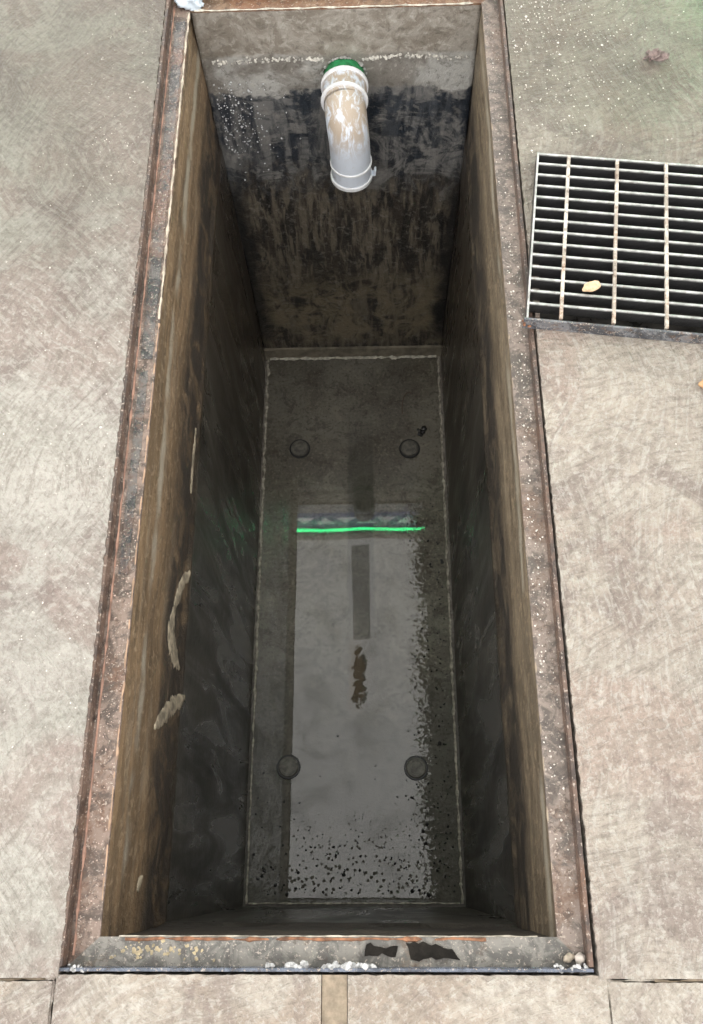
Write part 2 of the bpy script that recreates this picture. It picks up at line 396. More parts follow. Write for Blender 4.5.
# ------------------------------------------------------------------ pit bottom
def bottom_mat():
    m = M('pit bottom silt')
    big = m.noise(4.5, 5, .6, .6); mid = m.noise(17, 6, .7, .8); fine = m.noise(95, 5, .72)
    c = m.mix(m.rng(big, .36, .64), (.135, .115, .094), (.215, .194, .166))
    c = m.mix(m.math('MULTIPLY', m.rng(mid, .52, .62), .6), c, (.070, .057, .043))
    c = m.mix(m.math('MULTIPLY', m.rng(mid, .36, .45, 1, 0), .5), c, (.29, .26, .21))
    c = m.mix(m.math('MULTIPLY', m.rng(fine, .56, .64), .5), c, (.33, .30, .25))
    c = m.mix(m.math('MULTIPLY', m.rng(fine, .36, .45, 1, 0), .6), c, (.035, .030, .025))
    wn = m.math('ADD', m.y, m.math('MULTIPLY', m.math('SUBTRACT', m.noise(5, 5, .65, .5), .5), .5))
    c = m.mix(m.math('MULTIPLY', m.rng(wn, .35, .95, 1, 0), .6), c, (.042, .040, .036))   # black silt towards the near end
    # brown rust trail below the pipe
    dx = m.math('ABSOLUTE', m.math('ADD', m.math('SUBTRACT', m.x, -.075), m.math('MULTIPLY', m.math('SUBTRACT', m.noise(14, 4, .6), .5), .09)))
    tr = m.math('MULTIPLY', m.rng(dx, .016, .034, 1, 0), m.math('MULTIPLY', m.rng(m.y, .50, .60), m.rng(m.y, .72, .80, 1, 0)))
    c = m.mix(m.math('MULTIPLY', tr, .8), c, (.13, .085, .05))
    # dark streak straight below the pipe
    dx2 = m.math('ABSOLUTE', m.math('SUBTRACT', m.x, -.055))
    s2 = m.math('MULTIPLY', m.rng(dx2, .040, .056, 1, 0), m.math('MULTIPLY', m.rng(m.y, .74, .90), m.rng(m.y, 1.45, 1.72, 1, 0)))
    c = m.mix(m.math('MULTIPLY', s2, .55), c, (.045, .042, .034))
    hh = m.math('ADD', fine, m.math('MULTIPLY', mid, .7))
    return m.done(c, .6, m.bump(hh, .003, .8))
bmat = bottom_mat()
pit_floor = boxo('pit_floor', (XL - .09, XR + .09, YN - .09, YF + .09, ZB - .10, ZB), bmat)
tag(pit_floor, 'silt covered bottom of the pit with four round bolt caps', 'floor', kind='structure')
def lathe(prof, n=28):
    V, F = [], []
    for r, z in prof:
        for k in range(n): t = 2 * math.pi * k / n; V.append((r * math.cos(t), r * math.sin(t), z))
    for i in range(len(prof) - 1):
        for k in range(n): k2 = (k + 1) % n; F.append((i * n + k, i * n + k2, (i + 1) * n + k2, (i + 1) * n + k))
    F.append(tuple(range(n))); F.append(tuple((len(prof) - 1) * n + k for k in range(n)))
    return V, F
cap_mat = plain('silted cap', (.105, .098, .080), .5, var=.4, scale=60, bump=.002)
ring_mat = plain('black rubber ring', (.012, .012, .012), .45, var=.2)
capV, capF = lathe([(.033, -.002), (.033, .009), (.030, .0125), (.023, .0125), (.022, .0105), (.006, .0110)])
rngV, rngF = lathe([(.040, -.002), (.040, .004), (.038, .006), (.0335, .006), (.0335, -.002)])
for i, (x, y) in enumerate(((-.286, 1.517), (.132, 1.511), (-.298, .343), (.123, .338))):
    c_ = mk('bolt_cap', capV, capF, cap_mat, pit_floor, loc=(x, y, ZB))
    mk('seal_ring', rngV, rngF, ring_mat, c_)
# lime edges around the bottom and the mortar cove at the far wall
lime = plain('lime crust', (.50, .47, .40), .8, var=.35, scale=90, bump=.001)
dlime = plain('dull lime crust', (.36, .33, .27), .75, var=.45, scale=60, bump=.001)
zz = ZB + .003
bead('edge_crust', (XL + .013, YN + .01, zz), (XL + .013, .55, zz), .0040, dlime, pit_floor, 1)
bead('edge_crust', (XL + .013, .55, zz), (XL + .013, YF - .02, zz), .0065, dlime, pit_floor, 2)
bead('edge_crust', (XR - .013, YN + .01, zz), (XR - .013, YF - .02, zz), .0055, dlime, pit_floor, 3)
bead('edge_crust', (XL + .02, YN + .012, zz), (XR - .02, YN + .012, zz), .003, dlime, pit_floor, 5)
bead('edge_crust', (XL + .02, YF - .019, zz + .003), (XR - .02, YF - .019, zz + .003), .0070, lime, pit_floor, 4)
cove_mat = plain('cove mortar', (.155, .135, .10), .7, var=.35, scale=25, bump=.002)
mk('cove', [(XL, YF + .01, ZB), (XL, YF - .018, ZB), (XL, YF - .006, ZB + .05), (XL, YF + .01, ZB + .051),
            (XR, YF + .01, ZB), (XR, YF - .018, ZB), (XR, YF - .006, ZB + .05), (XR, YF + .01, ZB + .051)],
   [(0, 1, 2, 3), (4, 5, 6, 7), (0, 1, 5, 4), (1, 2, 6, 5), (2, 3, 7, 6), (3, 0, 4, 7)], cove_mat, pit_floor)

# ------------------------------------------------------------------ film of water on the bottom
def water_mat():
    m = M('thin oily water film')
    tr = m.t.nodes.new('ShaderNodeBsdfTransparent'); gl = m.t.nodes.new('ShaderNodeBsdfGlossy')
    fr = m.t.nodes.new('ShaderNodeFresnel'); fr.inputs['IOR'].default_value = 1.56
    mx = m.t.nodes.new('ShaderNodeMixShader')
    tr.inputs[0].default_value = (.86, .87, .84, 1); gl.inputs['Roughness'].default_value = .02
    gl.inputs['Color'].default_value = (1, 1, 1, 1)
    bn = m.bump(m.noise(4, 1, .4), .0006, .5)
    m.put(gl.inputs['Normal'], bn)
    # silt breaks the film: round islands towards the near end, a ragged gritty margin along the right edge
    e1 = m.rng(m.math('ADD', m.x, m.math('MULTIPLY', m.math('SUBTRACT', m.noise(5, 3, .5), .5), .10)), .075, .20)
    isl = m.noise(95, 5, .68, .2)
    mk1 = m.rng(m.math('SUBTRACT', isl, m.rng(e1, 0, 1, .30, .60, False)), -.02, .02)
    near = m.math('ADD', m.rng(m.y, -.05, .40, 1, 0), m.math('MULTIPLY', m.math('SUBTRACT', m.noise(9, 3, .6), .5), .9))
    dot = m.rng(m.math('SUBTRACT', m.voro(62, m.vec(1, 1, 1)), m.rng(near, 0, 1, -.02, .34, False)), -.03, .03)
    dx = m.math('ABSOLUTE', m.math('ADD', m.math('SUBTRACT', m.x, -.062), m.math('MULTIPLY', m.math('SUBTRACT', m.noise(14, 4, .6), .5), .09)))
    trail = m.math('MULTIPLY', m.rng(dx, .012, .040, 1, 0), m.math('MULTIPLY', m.rng(m.y, .46, .58), m.rng(m.y, .70, .82, 1, 0)))
    dot = m.math('MULTIPLY', dot, m.rng(m.math('SUBTRACT', m.noise(40, 5, .7, .4), m.math('MULTIPLY', trail, .62)), -.05, .02))
    mask = m.math('MULTIPLY', mk1, dot)
    mask = m.math('MULTIPLY', mask, m.rng(m.noise(7, 5, .6, .5), .36, .5, .72, 1.0))
    m.put(mx.inputs[0], m.math('MULTIPLY', fr.outputs[0], mask))
    m.t.links.new(tr.outputs[0], mx.inputs[1]); m.t.links.new(gl.outputs[0], mx.inputs[2])
    m.t.links.new(mx.outputs[0], m.out.inputs[0])
    return m.m
wV = ragged((XL + .010, YN + .012), (XR - .010, YN + .012), .002) + ragged((XR - .010, YN + .012), (XR - .010, YF - .020), .002) \
    + ragged((XR - .010, YF - .020), (XL + .010, YF - .020), .002) + ragged((XL + .010, YF - .020), (XL + .010, YN + .012), .002)
water = mk('water_film', [(x, y, ZB + .0035) for x, y in wV], [tuple(range(len(wV)))], water_mat())
tag(water, 'thin still water film mirroring a green light on the pit bottom', 'water')

# ------------------------------------------------------------------ steel frame around the opening
def steel(name, a, b, rust, amount, rough=.5):
    m = M(name)
    n1 = m.noise(22, 6, .7, .8); n2 = m.noise(75, 5, .72, .3); n3 = m.noise(5, 4, .6, .8); n4 = m.noise(190, 3, .7)
    c = m.mix(m.rng(n1, .42, .58), tuple(k * .8 for k in a), tuple(k * 1.15 for k in b))
    c = m.mix(m.rng(m.math('ADD', m.math('MULTIPLY', n3, .6), m.math('MULTIPLY', n2, .4)), .56 - amount * .2, .70 - amount * .2), c, rust)
    c = m.mix(m.math('MULTIPLY', m.rng(n2, .54, .63), .6), c, (.045, .035, .03))
    c = m.mix(m.math('MULTIPLY', m.rng(n4, .58, .66), .6), c, (.48, .41, .35))
    return m.done(c, m.rng(n1, .35, .65, rough - .12, rough + .15), m.bump(m.math('ADD', n2, m.math('MULTIPLY', n4, .5)), .0022, .8), spec=.6)
st_left = steel('rusty steel, pinkish', (.085, .060, .047), (.185, .135, .110), (.135, .066, .037), .35)
st_right = steel('dull steel, mauve', (.11, .088, .075), (.20, .16, .137), (.15, .095, .068), .3)
st_near = steel('grey worn steel', (.10, .094, .084), (.165, .155, .138), (.21, .15, .10), .15, .45)
st_far = steel('brown steel', (.14, .085, .055), (.20, .13, .085), (.18, .08, .04), .5)
st_leg = steel('deep brown rusted leg', (.050, .032, .025), (.10, .063, .046), (.13, .068, .040), .1)
st_sky_tint = steel('wet blue grey leg', (.05, .06, .085), (.09, .105, .14), (.03, .03, .04), .1, .2)  # sky reflection on the near leg painted in as blue
rust_o = plain('orange rust', (.20, .092, .048), .8, var=.6, scale=60, bump=.002)
dark_strip = steel('black scaly strip', (.035, .033, .034), (.10, .090, .085), (.17, .10, .075), .5, .24)
frame = empty('steel_frame', (0, 0, 0)); tag(frame, 'rusty angle steel frame lining the rim of the pit', 'frame')
T = .007
def quad_prism(name, pts, z0, z1, mat, parent): return prism(name, pts, z0, z1, mat, parent)
e = .0004
rl = quad_prism('rail', [(OXL, OYN), (XL, YN), (XL, YF), (OXL, OYF)], ZS - .006, ZS, st_left, frame)
rr = quad_prism('rail', [(OXR, OYN), (OXR, OYF), (XR, YF), (XR, YN)], ZS - .006, ZS, st_right, frame)
rn = quad_prism('rail', [(OXL, OYN), (OXR, OYN), (XR, YN), (XL, YN)], ZS - .006, ZS, st_near, frame)
rf = quad_prism('rail', [(OXL, OYF), (XL, YF), (XR, YF), (OXR, OYF)], ZS - .006, ZS, st_far, frame)
boxo('upstand', (OXL, OXL + T, OYN + T, OYF - T, ZS, -.001), st_leg, rl, .001)
boxo('upstand', (OXR - T, OXR, OYN + T, OYF - T, ZS, -.001), st_leg, rr, .001)
boxo('upstand', (OXL, OXR, OYN, OYN + .005, ZS, -.003), st_sky_tint, rn, .001)
boxo('upstand', (OXL, OXR, OYF - T, OYF, ZS, -.001), st_leg, rf, .001)
bead('rust_ridge', (OXL + .013, OYN + .02, ZS + .001), (OXL + .013, OYF - .01, ZS + .001), .0026, plain('pinkish rust ridge', (.26, .15, .11), .7, var=.4), rl, 4)
prism('scale_strip', ragged((XL - .031, .95), (XL - .031, 1.9), .003, seed=4)[1:] + ragged((XL - .008, 1.9), (XL - .008, .95), .003, seed=5), ZS - .001, ZS + .0015, dark_strip, rl)
prism('scale_strip', ragged((XL - .030, .50), (XL - .030, .93), .003, seed=6)[1:] + ragged((XL - .013, .93), (XL - .013, .50), .003, seed=7), ZS - .001, ZS + .0012, dark_strip, rl)
bead('mortar_line', (XL - .002, 1.05, ZS), (XL - .002, YF - .01, ZS), .0030, plain('dry pale mortar line', (.42, .36, .29), .8, var=.35), rl, 7)
bead('mortar_line', (XL - .002, -.03, ZS - .001), (XL - .002, 1.04, ZS - .001), .0022, plain('rusty edge line', (.33, .22, .15), .8, var=.35), rl, 8)
bead('mortar_line', (XR + .001, -.05, ZS - .001), (XR + .001, 1.9, ZS - .001), .0013, plain('buff edge line', (.28, .225, .17), .8, var=.35), rr, 9)
bead('rust_line', (XL + .04, YN - .003, ZS), (.16, YN - .003, ZS - .0015), .0036, rust_o, rn, 11)
bead('pale_edge', (XL + .03, YN + .001, ZS), (XR - .03, YN + .001, ZS), .0013, dlime, rn, 12)
bead('pale_edge', (XL + .01, YF - .001, ZS), (XR - .02, YF - .001, ZS), .0022, lime, rf, 13)
# crusts of black oil on the near rail
oil = plain('black tar', (.014, .012, .010), .8, var=.4, scale=50, bump=.004, spec=.15)
def tar(pts): return prism('tar_patch', pts, ZS - .001, ZS + .0022, oil, rn)
tar(ragged((-.025, -.108), (.022, -.109), .006, seed=1) + ragged((.022, -.109), (.026, -.094), .002) + ragged((.026, -.094), (-.022, -.092), .007, seed=4) + ragged((-.022, -.092), (-.025, -.108), .002))
tar(ragged((.045, -.112), (.120, -.113), .006, seed=2) + ragged((.120, -.113), (.108, -.098), .002) + ragged((.108, -.098), (.038, -.090), .008, seed=6) + ragged((.038, -.090), (.045, -.112), .003))
# ochre scuffs
och = plain('ochre scuff', (.33, .27, .17), .8, var=.4, scale=60, bump=.001)
for k in range(60):
    bm = bmesh.new(); blob(bm, (random.choice((random.gauss(-.37, .02), random.gauss(-.30, .025))), random.gauss(-.101, .005), ZS + .0002), random.uniform(.001, .0036), .10)
    frm(bm, 'scuff', och, rn)
# white mortar splashes along the near upstand
white = plain('white mortar splash', (.36, .36, .36), .7, var=.5, scale=120, bump=.001)
for x0, x1 in ((-.172, -.160), (-.142, -.112), (-.088, -.010)):
    bm = bmesh.new(); n = int((x1 - x0) / .0055)
    for k in range(n): blob(bm, (x0 + (x1 - x0) * (k + .5) / n, OYN + .006 + random.uniform(-.001, .003), -.008 + random.uniform(-.003, .002)), random.uniform(.004, .0065), .9)
    o = frm(bm, 'mortar_splash', white, rn); o['kind'] = 'stuff'
bm = bmesh.new()
for k in range(26): blob(bm, (random.choice((random.uniform(-.478, -.44), random.uniform(.255, .305))), OYN + random.uniform(.001, .010), random.uniform(-.012, -.003)), random.uniform(.002, .0045), .9)
o = frm(bm, 'mortar_splash', white, rn); o['kind'] = 'stuff'

# smears on the left wall (y, z)
for path, wid, sd in (([(.655, -.465), (.595, -.407), (.545, -.362)], .028, 1), ([(.548, -.372), (.486, -.352), (.455, -.385), (.428, -.444)], .040, 2),
                      ([(.374, -.50), (.333, -.397), (.273, -.270)], .028, 3), ([(1.02, -.445), (.919, -.44), (.84, -.43)], .018, 4), ([(.005, -.275), (-.02, -.245)], .014, 5)):
    patch('mortar_smear', smear(path, wid, sd), smear_mat, wall_left, XL + (.004 if sd < 5 else 0))

# ------------------------------------------------------------------ far wall crust (lime along the pour joint, drops beside it)
bm = bmesh.new()
for k in range(330):
    x = random.gauss(-.05, .12) if k < 120 else random.uniform(XL + .02, XR - .02)
    if not XL + .02 < x < XR - .01 or abs(x + .068) < .05: continue
    z = -.178 + random.gauss(0, .0035) + .010 * noise.noise(Vector((x * 7, 0, 0)))
    blob(bm, (x, YF + .0025, z), random.uniform(.0016, .0046), .8)
o = frm(bm, 'lime_crust', plain('white lime', (.48, .46, .42), .7, var=.4), wall_far); o['kind'] = 'stuff'
bm = bmesh.new()
for k in range(230):
    x = XL + .02 + abs(random.gauss(0, .075)); z = random.gauss(-.36, .09)
    if not -.60 < z < -.24: continue
    blob(bm, (x, YF + .001, z), random.uniform(.001, .0027), .8)
o = frm(bm, 'splash_drops', plain('grey splash drops', (.50, .51, .52), .35, var=.3), wall_far); o['kind'] = 'stuff'
grey_m = plain('grey patch mortar', (.30, .30, .285), .75, var=.25, scale=40, bump=.0015)
bm = bmesh.new()
for k in range(70):
    t = random.uniform(.05, math.pi * 2); blob(bm, (-.068 + math.cos(t) * .057, YF + .001, -.230 + math.sin(t) * .057), random.uniform(.002, .006), .8)
o = frm(bm, 'pipe_mortar', grey_m, wall_far); o['kind'] = 'stuff'

# ------------------------------------------------------------------ drain pipe
def pvc():
    m = M('white plastic, scuffed')
    n = m.noise(26, 6, .7, .8, m.vec(2.2, 1, .8)); n2 = m.noise(90, 5, .7)
    dirt = m.math('MULTIPLY', m.rng(m.math('ADD', m.z, m.math('MULTIPLY', m.math('SUBTRACT', n, .5), .10)), -.33, -.22), m.rng(n, .38, .54))
    c = m.mix(m.math('MULTIPLY', dirt, .85), (.60, .65, .73), (.36, .27, .18))
    c = m.mix(m.math('MULTIPLY', m.rng(n2, .58, .70), .35), c, (.40, .33, .26))
    return m.done(c, .38, m.bump(n2, .0008))
pv = pvc(); pvw = plain('clean white plastic', (.70, .71, .73), .4, var=.1, scale=60)
pipe = empty('drain_pipe', (-.067, YF, -.230)); tag(pipe, 'scuffed white plastic elbow pipe with a green ring sticking out of the pit end wall', 'pipe')
def sweep(path, radii, name, mat, parent, n=32, close=True):
    V, F = [], []; m_ = len(path)
    for i, p in enumerate(path):
        d = (Vector(path[min(m_ - 1, i + 1)]) - Vector(path[max(0, i - 1)])).normalized()
        u = Vector((1, 0, 0)); u = (u - d * u.dot(d)).normalized(); v = d.cross(u)
        for k in range(n):
            t = 2 * math.pi * k / n; V.append(Vector(p) + (u * math.cos(t) + v * math.sin(t)) * radii[i])
    for i in range(m_ - 1):
        for k in range(n):
            k2 = (k + 1) % n; F.append((i * n + k, i * n + k2, (i + 1) * n + k2, (i + 1) * n + k))
    if close:
        for k in range(n):
            k2 = (k + 1) % n; F.append((k, k2, (m_ - 1) * n + k2, (m_ - 1) * n + k))
    o = mk(name, V, F, mat, parent, True)
    md = o.modifiers.new('edges', 'EDGE_SPLIT'); md.split_angle = math.radians(40)
    return o
# local coordinates: wall at y=0, pipe runs to -y then down
yb, Rb = -.092, .062; tilt = .010
arc = []
for k in range(15):
    a = math.pi / 2 * k / 14
    arc.append((tilt * k / 14, yb - Rb * math.sin(a), -Rb * (1 - math.cos(a))))
body = [(0, -.04, 0), (0, -.10, 0)] + arc + [(tilt * 1.15, yb - Rb, -Rb - .06), (tilt * 1.3, yb - Rb, -Rb - .126)]
ro = [.0535] * len(body); inner = [.0495] * len(body)
sweep(body + body[::-1], ro + inner, 'elbow', pv, pipe)
def collar(y0, y1, r, nm, ri=.0525, par=pipe, mat=pv):
    return sweep([(0, y0, 0), (0, y0 - .002, 0), (0, y1 + .002, 0), (0, y1, 0), (0, y1, 0.00001), (0, y0, .00001)], [r - .002, r, r, r - .002, ri, ri], nm, mat, par)
sock = collar(-.036, -.090, .0575, 'socket')
collar(-.030, -.042, .0620, 'socket_lip', par=sock, mat=pvw)
collar(-.083, -.091, .0612, 'socket_ridge', par=sock, mat=pvw)
def vring(z0, z1, r, nm, ri=.052):
    x0 = tilt * 1.25
    return sweep([(x0, yb - Rb, z0), (x0, yb - Rb, z0 - .0015), (x0, yb - Rb, z1 + .0015), (x0, yb - Rb, z1), (x0, yb - Rb, z1), (x0, yb - Rb, z0)],
                 [r - .0015, r, r, r - .0015, ri, ri], nm, pvw, pipe)
vring(-Rb - .072, -Rb - .079, .0565, 'outlet_ridge')
lip = vring(-Rb - .118, -Rb - .130, .0575, 'outlet_lip')
# broken clip on the lip
mk('clip', [(.068, -.162, -.186), (.078, -.162, -.184), (.080, -.162, -.166), (.075, -.162, -.166), (.073, -.162, -.178), (.067, -.162, -.180),
            (.068, -.147, -.186), (.078, -.147, -.184), (.080, -.147, -.166), (.075, -.147, -.166), (.073, -.147, -.178), (.067, -.147, -.180)],
   [(0, 1, 2, 3, 4, 5), (6, 7, 8, 9, 10, 11)] + [(i, (i + 1) % 6, 6 + (i + 1) % 6, 6 + i) for i in range(6)], pv, pipe)
# green pipe end in the wall, with a chewed rim
green = plain('green plastic', (.02, .20, .07), .4, var=.35, scale=60, bump=.001)
gV, gF = [], []; n = 40
for j, (y, r) in enumerate(((.03, .051), (-.020, .0535), (-.038, .0535), (-.038, .0505), (.03, .049))):
    for k in range(n):
        t = 2 * math.pi * k / n; rr_ = r + (.004 * noise.noise(Vector((math.cos(t) * 3, math.sin(t) * 3, j))) if j < 3 else 0)
        gV.append((rr_ * math.cos(t), y, rr_ * math.sin(t) + .001))
for j in range(4):
    for k in range(n): k2 = (k + 1) % n; gF.append((j * n + k, j * n + k2, (j + 1) * n + k2, (j + 1) * n + k))
g_ = mk('green_ring', gV, gF, green, pipe, True); g_['label'] = 'green plastic pipe end'

# ------------------------------------------------------------------ drain grate
galv = M('galvanised steel')
gn = galv.noise(40, 5, .65); gn2 = galv.noise(140, 4, .7)
galv_c = galv.mix(galv.rng(gn, .35, .65), (.30, .30, .29), (.52, .52, .51))
galv_c = galv.mix(galv.math('MULTIPLY', galv.rng(gn2, .58, .68), .6), galv_c, (.20, .13, .085))
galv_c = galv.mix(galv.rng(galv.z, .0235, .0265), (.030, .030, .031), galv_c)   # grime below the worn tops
galv_m = galv.done(galv_c, galv.rng(gn, .35, .65, .28, .5), galv.bump(gn2, .0012), metal=galv.rng(galv.z, .0235, .0265, 0, .6))
rodm = steel('rusty rod', (.36, .31, .26), (.50, .46, .40), (.26, .15, .09), .3, .5)
bandm = steel('dark edge plate', (.055, .060, .070), (.11, .115, .125), (.24, .12, .06), .05, .22)
grate = empty('drain_grate', (G0.x, G0.y, 0)); grate.rotation_euler = (0, 0, GA)
tag(grate, 'steel bar grate lying askew beside the pit rim', 'grate')
ZG = .029
bm = bmesh.new(); box(bm, .004, GW - .004, -.0024, .0024, 0, ZG - .0008, .0005); barme = frm(bm, 'bearing_bar', galv_m, grate)
pitch = (GD - .006) / 14
barme.location = (0, .006 + pitch, 0)
for k in range(2, 15):
    b = barme.copy(); C.objects.link(b); b.parent = grate; b.location = (0, .006 + pitch * k, 0) if k < 14 else (0, GD - .003, 0)
bm = bmesh.new(); box(bm, -.0034, .0034, .005, GD - .002, ZG - .008, ZG + .0006, .0012); rod = frm(bm, 'cross_rod', rodm, grate); rod.location = (.066, 0, 0)
for k in range(1, 8):
    b = rod.copy(); C.objects.link(b); b.parent = grate; b.location = (.066 + .1 * k, 0, 0)
boxo('side_bar', (0, .004, 0, GD, 0, ZG), galv_m, grate, .0006)
boxo('side_bar', (GW - .004, GW, 0, GD, 0, ZG), galv_m, grate, .0006)
fb = boxo('edge_plate', (-.004, GW, -.005, .0, 0.0005, ZG + .0005), bandm, grate, .0008)
fb['label'] = 'dark wet edge plate'
bm = bmesh.new()
for k in range(7): blob(bm, (random.uniform(-.004, .014), random.uniform(-.007, .002), random.uniform(.008, .026)), random.uniform(.003, .006), .8)
frm(bm, 'rust_knob', rust_o, grate)
# trench below the grate
tm = M('wet trench concrete'); tn = tm.noise(18, 5, .65)
tmat = tm.done(tm.mix(tm.rng(tn, .4, .6), (.018, .017, .015), (.05, .046, .04)), tm.rng(tn, .4, .6, .25, .6), tm.bump(tn, .004))
tr = empty('trench_walls', (G0.x, G0.y, 0)); tr.rotation_euler = (0, 0, GA); tag(tr, 'dark drain trench below the metal grate', 'trench', kind='structure')
u0, u1, v0, v1, zt = .030, GW - .03, .006, GD - .004, -.42
boxo('trench_side', (u0 - .012, u1 + .05, v0 - .05, v0, zt, -.121), tmat, tr)
boxo('trench_side', (u0 - .012, u1 + .05, v1, v1 + .05, zt, -.121), tmat, tr)
boxo('trench_side', (u0 - .012, u0, v0, v1, zt, -.121), tmat, tr)
boxo('trench_side', (u1, u1 + .05, v0, v1, zt, -.121), tmat, tr)
boxo('trench_bottom', (u0 - .012, u1 + .05, v0 - .05, v1 + .05, zt - .05, zt), tmat, tr)

# ------------------------------------------------------------------ loose things
def pebble(name, loc, r, col, label, flat=.65, seed=1.0, rot=0, sx=1.0, cat='pebble'):
    bm = bmesh.new(); blob(bm, (0, 0, 0), r, flat, 3, seed, .45)
    for v in bm.verts: v.co.x *= sx
    zmin = min(v.co.z for v in bm.verts)
    for v in bm.verts: v.co.z -= zmin
    o = frm(bm, name, plain(name + ' stone ' + label[:12], col, .6, var=.25, scale=80, bump=.001), smooth=True, loc=loc); o.rotation_euler = (0, 0, rot)
    return tag(o, label, cat)
pebble('pebble', (.422, 1.060, ZG + .0012), .0115, (.56, .40, .25), 'tan pebble resting on the steel bar grate', .55, 2.0, .25, 1.6)
pebble('pebble', (.622, .856, 0), .011, (.45, .26, .13), 'orange brown pebble on bare concrete in front of the grate', .7, 4.0, .2, 1.0)
pebble('pebble', (.281, -.109, ZS), .0075, (.33, .28, .22), 'brownish pebble in the corner of the steel frame', .8, 5.0)
pebble('pebble', (.298, -.111, ZS), .0072, (.46, .41, .37), 'paler pebble in the corner of the steel frame', .9, 7.0)
# dry leaf on the right slab: a curled, broken blade with scraps around it
leafm = plain('dry leaf', (.20, .15, .14), .7, var=.45, scale=90, bump=.001)
leaf = empty('dry_leaf', (.640, 1.700, 0)); tag(leaf, 'crumpled greyish pink dry leaf on the damp concrete', 'leaf')
def blade(name, L, W, curl, ang, ox, oy):
    V, F = [], []; nx, ny = 12, 5
    for i in range(nx + 1):
        t = i / nx; ww = W * math.sin(math.pi * min(.97, max(.03, t))) ** .7
        for j in range(ny + 1):
            s = (j / ny - .5) * 2
            z = .0015 + curl * (s * s) + .004 * abs(noise.noise(Vector((t * 5, s * 2, L * 90)))) + curl * .6 * t * t
            x = L * (t - .5); y = ww * s * (1 - curl * 10 * 0) + .003 * noise.noise(Vector((t * 6, s, 3)))
            V.append((x, y, z))
    for i in range(nx):
        for j in range(ny): a = i * (ny + 1) + j; F.append((a, a + 1, a + ny + 2, a + ny + 1))
    o = mk(name, V, F, leafm, leaf, True); o.location = (ox, oy, 0); o.rotation_euler = (0, 0, ang)
    md = o.modifiers.new('thick', 'SOLIDIFY'); md.thickness = .0008
    return o
blade('blade', .044, .017, .009, -.3, .004, -.003)
blade('blade', .030, .012, .010, .8, -.004, .002)
blade('scrap', .022, .006, .004, 2.2, -.010, .012)
blade('scrap', .016, .005, .003, .4, .024, .006)
blade('scrap', .012, .004, .003, .3, -.022, .001)
bm = bmesh.new(); box(bm, -.002, .002, -.012, .012, 0.0005, .003, .0008); q = frm(bm, 'stalk', leafm, leaf); q.location = (-.011, .014, 0); q.rotation_euler = (0, 0, .6)
# crumpled white plastic on the far corner of the frame
pl = plain('thin white plastic', (.46, .52, .58), .35, var=.15, scale=40, bump=.0008)
bm = bmesh.new(); res = bmesh.ops.create_icosphere(bm, subdivisions=4, radius=1)
for v in bm.verts:
    c_ = v.co.copy(); k = 1 + .55 * noise.noise(c_ * 1.6) + .30 * noise.noise(c_ * 4)
    v.co = Vector((c_.x * .034 * k, c_.y * .020 * k, max(-.006, c_.z * .022 * k) + .006))
    v.co.x = max(-.044, v.co.x); v.co.y = min(.020, v.co.y)
sc = frm(bm, 'plastic_scrap', pl, smooth=True, loc=(-.428, 1.955, ZS + .0010)); tag(sc, 'crumpled white plastic scrap on a corner of the steel frame', 'plastic')

# grit: nobody could count it
def grit(name, gen, n, rmin, rmax, mat, label, parent=None, flat=.6):
    bm = bmesh.new()
    for k in range(n):
        p = gen()
        if p: blob(bm, p, random.uniform(rmin, rmax) * (1.6 if random.random() < .06 else 1), flat)
    o = frm(bm, name, mat, parent); o['kind'] = 'stuff'
    if not parent: tag(o, label, 'grit')
    return o
chip = plain('pale grit', (.62, .58, .53), .6, var=.4, scale=200)
dgrit = plain('black silt lumps', (.016, .015, .014), .4, var=.4, scale=100)
def g_right():
    x = OXR + .01 + abs(random.gauss(0, .16)); y = 1.95 - abs(random.gauss(0, .28))
    u = (Vector((x, y)) - G0); a, b = u.dot(gx), u.dot(gy)
    if a > -.01 and -.01 < b < GD + .01: return None
    return (x, y, .0004)
grit('pale_grit', g_right, 620, .0006, .0019, chip, 'pale grit scattered over the damp concrete by the grate')
def g_left():
    return (OXL - .012 - abs(random.gauss(0, .10)), random.uniform(.2, 1.95), .0004)
grit('pale_grit', g_left, 260, .0006, .0015, chip, 'pale grit scattered along the ochre wall side of the rim')
def g_rail(x0, x1, mu, sg):
    def f():
        y = random.gauss(mu, sg)
        return (random.uniform(x0, x1), y, ZS + .0004) if -.07 < y < 1.93 else None
    return f
grit('rail_grit', g_rail(XR + .004, OXR - .012, .75, .45), 260, .0006, .0019, chip, '', rr)
grit('rail_grit', g_rail(OXL + .016, XL - .005, .35, .5), 300, .0005, .0014, plain('pink grit', (.44, .33, .28), .6, var=.4, scale=200), '', rl)
def g_bot():
    if random.random() < .7:
        return (random.uniform(XL + .03, XR - .03), -.05 + abs(random.gauss(0, .17)), ZB + .002)
    return (XR - .03 - abs(random.gauss(0, .05)), random.uniform(0, 1.3), ZB + .002)
grit('silt_lumps', g_bot, 420, .0015, .0045, dgrit, 'black silt lumps poking through the water film', None, .8)
# hole with debris on the pit bottom
bm = bmesh.new()
for k in range(10): blob(bm, (.174 + random.gauss(0, .008), 1.583 + random.gauss(0, .014), ZB + .004), random.uniform(.005, .010), .8)
tag(frm(bm, 'debris_clump', dgrit), 'small black debris clump beside a round bolt cap', 'debris')
